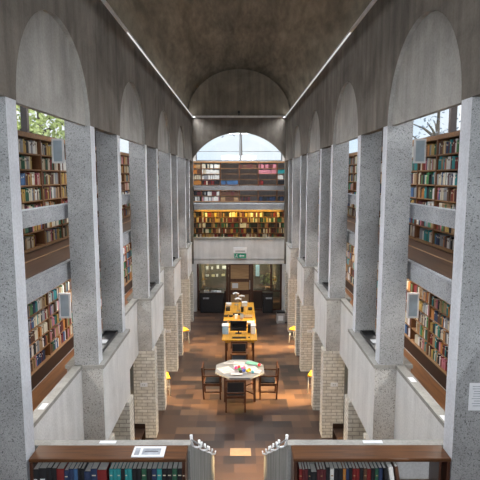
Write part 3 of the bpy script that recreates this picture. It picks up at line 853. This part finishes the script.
# black trays in the slots
for s in (-1, 1):
    for i, p in enumerate(PK[2:]):
        t = thing('leaflet_tray', (s * 2.14, p + .22, ZL), 'long black tray with white cards on ledge in the slot after %s arch, %s side' % (AR[i], SIDE[s]), 'tray', 'black trays on the ledges')
        obj('tray', B((-.11, .11, 0, 1.2, 0, .012), (-.11, -.10, 0, 1.2, .012, .05), (.10, .11, 0, 1.2, .012, .05), (-.1, .1, 0, .01, .012, .05), (-.1, .1, 1.19, 1.2, .012, .05)), M['black'], t)
        for y in (.2, .62): obj('card', B((-.05, .06, y, y + .17, .02, .028)), M['paper'], t)
# notice on right front pier
t = thing('notice', (2.075, 4.3, 3.70), 'white printed notice on the nearest right concrete pier', 'notice')
obj('sheet', B((0, .2, -.004, 0, -.0, .26)), M['paper'], t)
bm = bmesh.new()
for k in range(9): 
    w = R.uniform(.05, .075); bx(bm, .1 - w, .1 + w, -.0055, -.004, .225 - k * .023, .231 - k * .023)
obj('text_lines', bm, M['greyprint'], t)

# sockets on brick piers
for s in (-1, 1):
    for i, (j, f) in enumerate(((3, 0), (4, 0))):
        p = PK[j]; xc = 2.1 * s
        t = thing('switch_plate', (xc, p, 1.25), 'white switch plate on %s brick pier, %s side' % (['nearer', 'farther'][i], SIDE[s]), 'switch')
        obj('plate', B((-.08, .08, -.012, 0, -.045, .045)), M['white'], t); obj('switch', B((-.03, -.01, -.018, -.012, -.015, .015), (.01, .03, -.018, -.012, -.015, .015)), M['steel'], t)

# ------------------------------------------------------------------ furniture
def chair(label):
    """armchair facing +Y (back at -Y)"""
    t = thing('dining_chair', (0, 0, 0), label, 'chair', 'dark wood chairs at the octagonal table')
    for x in (-.235, .235):
        obj('leg', B((x - .02, x + .02, .19, .23, 0, .62)), M['chairwood'], t)
        bm = bmesh.new(); vs = bx(bm, x - .02, x + .02, -.24, -.20, 0, .86)
        for v in vs:
            if v.co.z > .5: v.co.y -= .05
        obj('leg', bm, M['chairwood'], t)
        obj('armrest', B((x - .025, x + .025, -.24, .25, .62, .645)), M['chairwood'], t)
        obj('stretcher', B((x - .01, x + .01, -.2, .19, .18, .21)), M['chairwood'], t)
    obj('seat_frame', B((-.215, .215, .19, .22, .36, .42), (-.215, .215, -.23, -.20, .36, .42), (-.235, -.215, -.2, .19, .36, .42), (.215, .235, -.2, .19, .36, .42)), M['chairwood'], t)
    obj('seat', B((-.212, .212, -.2, .24, .42, .465)), M['seat'], t, bevel=.012)
    obj('back_rail', B((-.215, .215, -.285, -.255, .80, .86), (-.215, .215, -.27, -.245, .5, .53)), M['chairwood'], t)
    obj('backrest', B((-.205, .205, -.28, -.25, .55, .79)), M['seat'], t, bevel=.008)
    return t
c0 = chair('dark armchair with its back to the camera, before the octagonal table'); c0.location = (-.09, 12.0, 0); c0.rotation_euler = (0, 0, 0.02)
dup(c0, (-.70, 12.75, 0), -PI / 2, 'dark armchair at the left side of the octagonal table')
dup(c0, (.76, 12.75, 0), PI / 2, 'dark armchair at the right side of the octagonal table')
dup(c0, (.0, 14.35, 0), PI, 'dark armchair between the octagonal table and golden tables')

t = thing('octagonal_table', (.02, 12.75, 0), 'octagonal grey-topped table covered in papers in the hall centre', 'table')
bm = bmesh.new(); prism(bm, [(.69 * math.cos(PI / 8 + PI / 4 * k), .69 * math.sin(PI / 8 + PI / 4 * k)) for k in range(8)], .71, .75); obj('tabletop', bm, M['greytop'], t)
for x, y in ((-.38, -.38), (.38, -.38), (-.38, .38), (.38, .38)): obj('leg', B((x - .03, x + .03, y - .03, y + .03, 0, .71)), M['chairwood'], t)
obj('apron', B((-.35, .35, -.40, -.37, .62, .71), (-.35, .35, .37, .40, .62, .71), (-.40, -.37, -.35, .35, .62, .71), (.37, .40, -.35, .35, .62, .71)), M['chairwood'], t)
bm = bmesh.new(); tube(bm, [(-.36, -.36, .2), (.36, .36, .2)], .018, 6); tube(bm, [(-.36, .36, .2), (.36, -.36, .2)], .018, 6); obj('stretcher', bm, M['chairwood'], t)
SHEETS = [(-.36, -.10, .34, .42, .5, 'paper', 'large white sheet at left'), (-.02, .36, .30, .22, -.15, 'paper', 'white sheet at the far middle'), (.30, .0, .3, .22, .3, 'paper', 'white sheet at the right middle'),
          (.40, -.22, .3, .24, -.3, 'paper', 'white sheet at the near right'), (-.3, .33, .28, .16, .2, 'greyprint', 'grey sheet at the far left'), (.32, .34, .3, .18, -.4, 'green2', 'green printed sheet at the far right'),
          (.02, .10, .36, .2, .1, 'paper', 'white sheet in the middle'), (-.08, -.42, .3, .16, .05, 'paper', 'white sheet at the near edge'), (.5, .18, .14, .2, .2, 'green2', 'small green sheet at the right edge')]
M['green2'] = plain('green_sheet', (.15, .42, .33), .6, 0, .4)
for i, (x, y, w, h, a, m, lab) in enumerate(SHEETS):
    bm = B((-w / 2, w / 2, -h / 2, h / 2, 0, .003))
    o = obj('paper_sheet', bm, M['sheet' if m == 'paper' else m], loc=(.02 + x, 12.75 + y, .751 + .0035 * i)); o.rotation_euler = (0, 0, a)
    if m == 'paper':
        bm = bmesh.new()
        for k in range(int(h / .05)): bx(bm, -w * .38, w * (.38 if k % 3 else .1), -h * .4 + k * .05, -h * .4 + k * .05 + .012, .0032, .004)
        obj('print', bm, M['greyprint'], o)
    tag(o, lab + ' of the octagonal table', 'paper', 'papers on the octagonal table')
TOY = [(-.02, -.05, 'red', (.75, .05, .05)), (.06, -.16, 'purple', (.3, .06, .4)), (.0, -.22, 'green', (.05, .4, .12)), (.10, -.30, 'blue', (.04, .1, .5)), (.20, -.32, 'yellow', (.9, .6, .03)),
       (.25, -.24, 'orange', (.85, .3, .03)), (-.10, -.1, 'magenta', (.6, .05, .3)), (.12, -.05, 'pink', (.85, .3, .4)), (.02, -.36, 'black', (.02, .02, .02)), (.33, -.38, 'cyan', (.1, .5, .7)), (.52, .10, 'crimson', (.5, .02, .05))]
for i, (x, y, cn, c) in enumerate(TOY):
    t = obj('wool_ball' if False else 'craft_block', B((-.035, .035, -.03, .03, 0, .05), (-.02, .02, -.018, .018, .05, .065)), plain('block_' + cn, c, .5), loc=(.02 + x, 12.75 + y, .785), bevel=.004)
    t.rotation_euler = (0, 0, i * .7); tag(t, 'small %s craft block among the papers on the octagonal table' % cn, 'block', 'coloured blocks on the octagonal table')

# golden tables
def long_table(x, y0, y1, w, label, ztop=.75):
    t = thing('reading_table', (x, y0, 0), label, 'table', 'golden reading tables'); L = y1 - y0
    obj('tabletop', B((-w / 2, w / 2, 0, L, ztop - .04, ztop)), M['golden'], t, bevel=.004)
    for a in (-w / 2 + .12, w / 2 - .12):
        for b in (.12, L - .12): obj('leg', B((a - .03, a + .03, b - .03, b + .03, 0, ztop - .04)), M['chairwood'], t)
    obj('apron', B((-w / 2 + .1, w / 2 - .1, .07, .09, ztop - .12, ztop - .04), (-w / 2 + .1, w / 2 - .1, L - .09, L - .07, ztop - .12, ztop - .04)), M['golden'], t)
    return t
long_table(.02, 15.1, 16.35, 1.10, 'golden wood table nearest, holding the computer')
t2 = long_table(.02, 16.4, 18.0, 1.12, 'golden wood table in the middle, strewn with equipment', .80)
t3 = long_table(.02, 18.05, 19.6, 1.12, 'golden wood table farthest, before the end screen', .80)
# computer
t = thing('computer_monitor', (-.02, 15.75, .75), 'black computer monitor facing the camera on the nearest golden table', 'monitor')
obj('bezel', B((-.27, .27, -.02, .02, .08, .42)), M['black'], t, bevel=.005); obj('screen', B((-.25, .25, -.024, -.02, .10, .40)), M['screen'], t); obj('stand', B((-.1, .1, -.07, .09, 0, .012), (-.02, .02, 0, .03, .012, .1)), M['black'], t)
t = thing('keyboard', (.0, 15.3, .75), 'black keyboard lying before the monitor', 'keyboard'); obj('body', B((-.22, .22, -.07, .07, 0, .015)), M['black'], t)
bm = bmesh.new()
for r_ in range(4):
    for c_ in range(14): bx(bm, -.21 + .03 * c_, -.186 + .03 * c_, -.06 + .03 * r_, -.036 + .03 * r_, .015, .021)
obj('keys', bm, M['seat'], t)
t = thing('mouse', (.32, 15.3, .75), 'small black mouse right of the keyboard', 'mouse'); bm = bmesh.new(); bmesh.ops.create_icosphere(bm, subdivisions=2, radius=1); bmesh.ops.scale(bm, vec=(.03, .05, .018), verts=bm.verts); bmesh.ops.translate(bm, vec=(0, 0, .016), verts=bm.verts); obj('body', bm, M['black'], t)
def boxy(name, x, y, z, w, d, h, m, label, cat, lid=None):
    t = thing(name, (x, y, z), label, cat)
    obj('body', B((-w / 2, w / 2, -d / 2, d / 2, 0, h)), M[m], t, bevel=.006)
    obj('lid', B((-w / 2 - .006, w / 2 + .006, -d / 2 - .006, d / 2 + .006, h, h + .02)), M[lid or m], t)
    return t
boxy('storage_box', -.44, 15.8, .75, .2, .3, .26, 'blueplastic', 'pale blue box left of the monitor', 'box', 'white')
boxy('storage_box', .46, 15.8, .75, .14, .3, .26, 'white', 'white box right of the monitor', 'box', 'paper')
boxy('speaker', .33, 15.85, .75, .1, .14, .26, 'black', 'small black speaker beside the monitor', 'speaker')
for i, (x, y, lab) in enumerate(((-.38, 16.8, 'nearest left'), (-.38, 17.55, 'second left'), (-.08, 16.62, 'nearest middle'), (-.06, 17.78, 'second middle'))):
    t = thing('headphones', (x, y, .80), 'black round headset, %s on the middle golden table' % lab, 'headset')
    for q in (-.09, .09):
        bm = bmesh.new(); disc(bm, (q, 0), .075, 0, .05); obj('ear_cup', bm, M['black'], t)
    bm = bmesh.new(); tube(bm, [(.11 * math.cos(PI * k / 8), .14 * math.sin(PI * k / 8) + .02, .02) for k in range(9)], .012, 6); obj('headband', bm, M['black'], t)
def desk_lamp(x, y, lab):
    t = thing('desk_lamp', (x, y, .80), lab, 'lamp')
    bm = bmesh.new(); disc(bm, (0, 0), .07, 0, .02); obj('base', bm, M['steel'], t)
    bm = bmesh.new(); tube(bm, [(0, 0, .02), (0, 0, .45)], .01, 8); obj('pole', bm, M['steel'], t)
    bm = bmesh.new(); tube(bm, [(-.12, 0, .45), (0, 0, .48), (.12, 0, .45)], [.03, .04, .03], 8); obj('lamp_shade', bm, M['white'], t)
desk_lamp(-.04, 18.3, 'white shaded lamp on the farthest golden table, left one'); desk_lamp(.10, 18.75, 'white shaded lamp on the farthest golden table, middle one'); desk_lamp(-.12, 19.2, 'white shaded lamp on the farthest golden table, rear one')
for i, (x, y, w, d, h, m, l) in enumerate(((.40, 16.75, .24, .2, .03, 'paper', 'flat white stack at near right of the middle golden table'), (.32, 17.5, .3, .3, .02, 'tan', 'tan folder at far right of the middle golden table'), (.17, 16.75, .10, .22, .05, 'yellow', 'yellow box at centre of the middle golden table'),
        (-.1, 17.3, .1, .14, .12, 'white', 'small white carton at centre of the middle golden table'), (.1, 17.4, .1, .5, .06, 'steel', 'grey box between the headsets and folder'))):
    boxy('storage_box', x, y, .80, w, d, h, m, l, 'box')

for i, (x, y, w, d, h, m, l) in enumerate(((-.42, 18.4, .16, .22, .10, 'black', 'black box at near left of the farthest golden table'), (.42, 18.5, .14, .2, .05, 'black', 'black box at near right of the farthest golden table'),
        (.22, 19.1, .2, .24, .12, 'white', 'white carton at far right of the farthest golden table'), (-.40, 19.2, .2, .26, .05, 'paper', 'white paper stack at far left of the farthest golden table'), (.12, 18.2, .1, .12, .16, 'black', 'tall black box in the middle of the farthest golden table'))):
    boxy('storage_box', x, y, .80, w, d, h, m, l, 'box')

# yellow chairs in the side bays
def ychair(loc, rz, label):
    t = thing('stool', loc, label, 'stool', 'yellow stools in the aisles', rz)
    obj('seat', B((-.2, .2, -.2, .2, .46, .51)), M['yellow'], t, bevel=.012)
    obj('seat_frame', B((-.18, .18, -.18, .18, .43, .46)), M['steel'], t)
    for x in (-.17, .17):
        for y in (-.17, .17):
            bm = bmesh.new(); tube(bm, [(x * 1.12, y * 1.12, 0), (x, y, .43)], .016, 6); obj('leg', bm, M['steel'], t)
    obj('stretcher', B((-.18, .18, -.01, .01, .16, .18)), M['steel'], t)
    return t
y0 = ychair((-2.07, 12.85, 0), .3, 'yellow square stool with steel legs in the left aisle, second arch')
dup(y0, (-2.0, 17.0, 0), .5, 'yellow square stool with steel legs in the left aisle, third arch')
dup(y0, (2.10, 13.0, 0), -.4, 'yellow square stool with steel legs in the right aisle, second arch')
dup(y0, (2.02, 17.1, 0), -.5, 'yellow square stool with steel legs in the right aisle, third arch')
# bin near the end
t = thing('waste_bin', (1.66, 19.5, 0), 'grey waste bin with dark liner at the right, near the end wall', 'bin')
bm = bmesh.new(); prism(bm, [(-.16, -.16), (.16, -.16), (.16, .16), (-.16, .16)], 0, .42); obj('body', bm, M['steel'], t); obj('liner', B((-.165, .165, -.165, .165, .42, .47)), M['black'], t)
obj('label_panel', B((-.1, .1, -.165, -.16, .12, .32)), M['white'], t)
# small dark cabinet by the first brick pier on each side
for s in (-1, 1):
    t = thing('book_trolley', (s * 2.13, 9.6, 0), 'dark low trolley between brick piers on the %s' % SIDE[s], 'trolley')
    obj('shelf', B((-.16, .16, -.3, .3, .12, .15)), M['dark'], t); obj('shelf', B((-.16, .16, -.3, .3, .55, .58)), M['dark'], t)
    for y in (-.3, .28): obj('end_panel', B((-.17, .17, y, y + .02, .05, .68)), M['dark'], t)
    for x in (-.13, .13):
        for y in (-.25, .25):
            bm = bmesh.new(); tube(bm, [(x - .01, y, .025), (x + .01, y, .025)], .025, 10); obj('wheel', bm, M['black'], t)

# ------------------------------------------------------------------ outside
struct('ground', B((-60, 60, -40, 90, -.6, -.2)), M['grass'])
def tree(x, y, h, cr, label, lm, nleaf=2600, zc=None, flat=1.0, ls=.22, seed=1, nb=14):
    rr = random.Random(seed)
    t = thing('tree', (x, y, -.2), label, 'tree')
    bm = bmesh.new(); tube(bm, [(0, 0, 0), (.1, 0, h * .35), (0, .1, h * .7), (0, 0, h)], [.28, .22, .14, .04], 8)
    for k in range(nb):
        a = rr.uniform(0, 2 * PI); z = h * rr.uniform(.3, .85); L = cr * rr.uniform(.6, 1)
        tube(bm, [(0, 0, z), (L * .5 * math.cos(a), L * .5 * math.sin(a), z + L * .25), (L * math.cos(a), L * math.sin(a), z + L * .4)], [.09, .05, .02], 5)
    obj('trunk', bm, M['bark'], t)
    bm = bmesh.new(); zc = zc or h * .7
    cl = [(rr.uniform(-1, 1) * cr * .75, rr.uniform(-1, 1) * cr * .75, zc + rr.uniform(-1, 1) * cr * .7 * flat, cr * rr.uniform(.25, .45)) for _ in range(34)]
    for k in range(nleaf):
        c = rr.choice(cl)
        v = Vector((rr.gauss(0, 1), rr.gauss(0, 1), rr.gauss(0, 1))).normalized() * c[3] * rr.uniform(.6, 1)
        p = Vector(c[:3]) + v
        u = Vector((rr.gauss(0, 1), rr.gauss(0, 1), rr.gauss(0, 1))).normalized() * ls; w = u.orthogonal().normalized() * ls * .5
        bm.faces.new([bm.verts.new(p + q) for q in (u, w, -u, -w)])
    obj('foliage', bm, M[lm], t)
tree(-8.8, 22.5, 11, 3.4, 'pale green leafy tree outside the left clerestory windows', 'leafy', 3600, seed=3, zc=8.2, ls=.13)
tree(8.8, 22.5, 9.5, 2.6, 'sparse blue-grey tree outside the right clerestory windows', 'leafb', 700, seed=5, zc=8.0, ls=.09)
tree(.15, 46, 12.5, 3.2, 'distant grey-green tree beyond the end window', 'leafb', 700, seed=8, zc=11.6, flat=.4, nb=0)

# ------------------------------------------------------------------ lamps (unseen fixtures added on gallery ceilings) and daylight
def area(name, loc, rot, sx, sy, e, col):
    l = bpy.data.lights.new(name, 'AREA'); l.shape = 'RECTANGLE'; l.size = sx; l.size_y = sy; l.energy = e; l.color = col
    o = bpy.data.objects.new(name, l); COL.objects.link(o); o.location = loc; o.rotation_euler = rot
    return o
LG = dict(up=13, low=11, aisle=50, back=260, cove=36, upl=3.5, endw=75, endy=12)
for s in (-1, 1):
    for j in range(5):
        y = 5.6 + PER * j
        for lev, z, e in (('upper', 7.45, LG['up']), ('lower', 4.40, LG['low'])):
            t = thing('added_ceiling_lamp', (s * 2.85, y, z), 'added unseen white strip lamp on the %s %s gallery ceiling, %s arch' % (lev, SIDE[s], ['first', 'second', 'third', 'fourth', 'last'][j]), 'lamp', 'added gallery strip lamps')
            obj('housing', B((-.08, .08, -.65, .65, -.03, 0)), M['white'], t); obj('diffuser', B((-.06, .06, -.62, .62, -.045, -.03)), M['lampw'], t)
            area('gallery_fill', (s * 2.85, y, z - .055), (0, 0, 0), .25, 1.4, e, (1, .97, .92) if lev == 'lower' else (.93, .96, 1))  # fill added out of view to brighten the galleries and hall
    for j in range(5):
        y = PK[1] - 1.65 + PER * j
        l = area('aisle_daylight', (s * 3.44, y, 1.1), (0, s * 1.12, 0), 1.7, .7, LG['aisle'] * (1 if s < 0 else 1.4) * (.3, .75, 1, 1, 1)[j], (1, .68, .32))
        l.data.spread = .85
for s in (-1, 1):
    t = thing('cove_lamp', (s * (A - .03), 0, ZS), 'thin white strip lamp along the vault springing, %s side' % SIDE[s], 'lamp')
    obj('housing', B((-.02, .02, 5.0, YF - .1, 0, .03)), M['white'], t)
    obj('diffuser', B((-.006, .006, 9.0, YF - .1, -.008, 0)), M['lampt'], t)
    for j in range(4):
        l = area('cove_light', (s * (A - .06), 3.2 + 4.6 * j + 2.2, ZS - .03), (0, s * .60, 0), .06, 4.5, LG['cove'], (.95, .97, 1.0))
        l.data.spread = 1.75
        area('added_vault_wash', (s * (A + .02), 3.2 + 4.6 * j + 2.2, ZS + .09), (0, s * (PI - .35), 0), .06, 4.5, LG['upl'] * (.25, .6, 1, 1.1)[j], (1, .97, .92))  # upward wash added to brighten the dark vault flanks
area('near_window_daylight', (0, YB + .05, 5.7), (PI / 2, 0, 0), 3.3, 4.3, LG['back'], (.90, .95, 1.0))
t = thing('strip_lamp', (0, YF + 1.0, 4.40), 'warm strip lamp over the lower end gallery bookcases', 'lamp')
obj('housing', B((-1.9, 1.9, -.05, .05, -.03, 0)), M['white'], t); obj('diffuser', B((-1.85, 1.85, -.04, .04, -.05, -.03)), M['lampy'], t)
area('end_strip_light', (0, YF + 1.12, 4.34), (.12, 0, 0), 3.7, .08, LG['endy'], (1, .72, .12))
area('end_upper_light', (0, YF + .7, 7.8), (0, 0, 0), 3.4, .3, LG['endw'], (.95, .98, 1))
area('lobby_light', (-.2, YF + 1.9, 2.28), (0, 0, 0), 3, .5, 60, (1, .9, .65))

# world: pale overcast sky
w = bpy.data.worlds.new('sky'); S.world = w; w.use_nodes = True
nt = w.node_tree; bg = nt.nodes['Background']
tc = N(nt, 'ShaderNodeTexCoord'); 
f = noise(nt, tc.outputs['Generated'], 3.0, 6)
c = ramp(nt, f, [(.35, (.70, .85, 1.0)), (.62, (1.0, 1.0, 1.0))])
nt.links.new(c, bg.inputs['Color']); bg.inputs['Strength'].default_value = 0.65
sun = bpy.data.lights.new('sun', 'SUN'); sun.energy = 0.8; sun.angle = .02; so = bpy.data.objects.new('sun', sun); COL.objects.link(so); so.rotation_euler = (.75, .35, .2)

# ------------------------------------------------------------------ camera
cam = bpy.data.cameras.new('camera'); cam.sensor_width = 36; cam.lens = 500 / 480 * 36; cam.clip_start = .05; cam.clip_end = 300
co = bpy.data.objects.new('camera', cam); COL.objects.link(co)
co.location = (0, 0, EYE); co.rotation_euler = (PI / 2 - math.radians(7.2), 0, -math.atan(1 / 500))
S.camera = co
S.view_settings.view_transform = 'Standard'; S.view_settings.look = 'None'; S.view_settings.gamma = 1; S.view_settings.use_curve_mapping = False
S.view_settings.exposure = 0.9
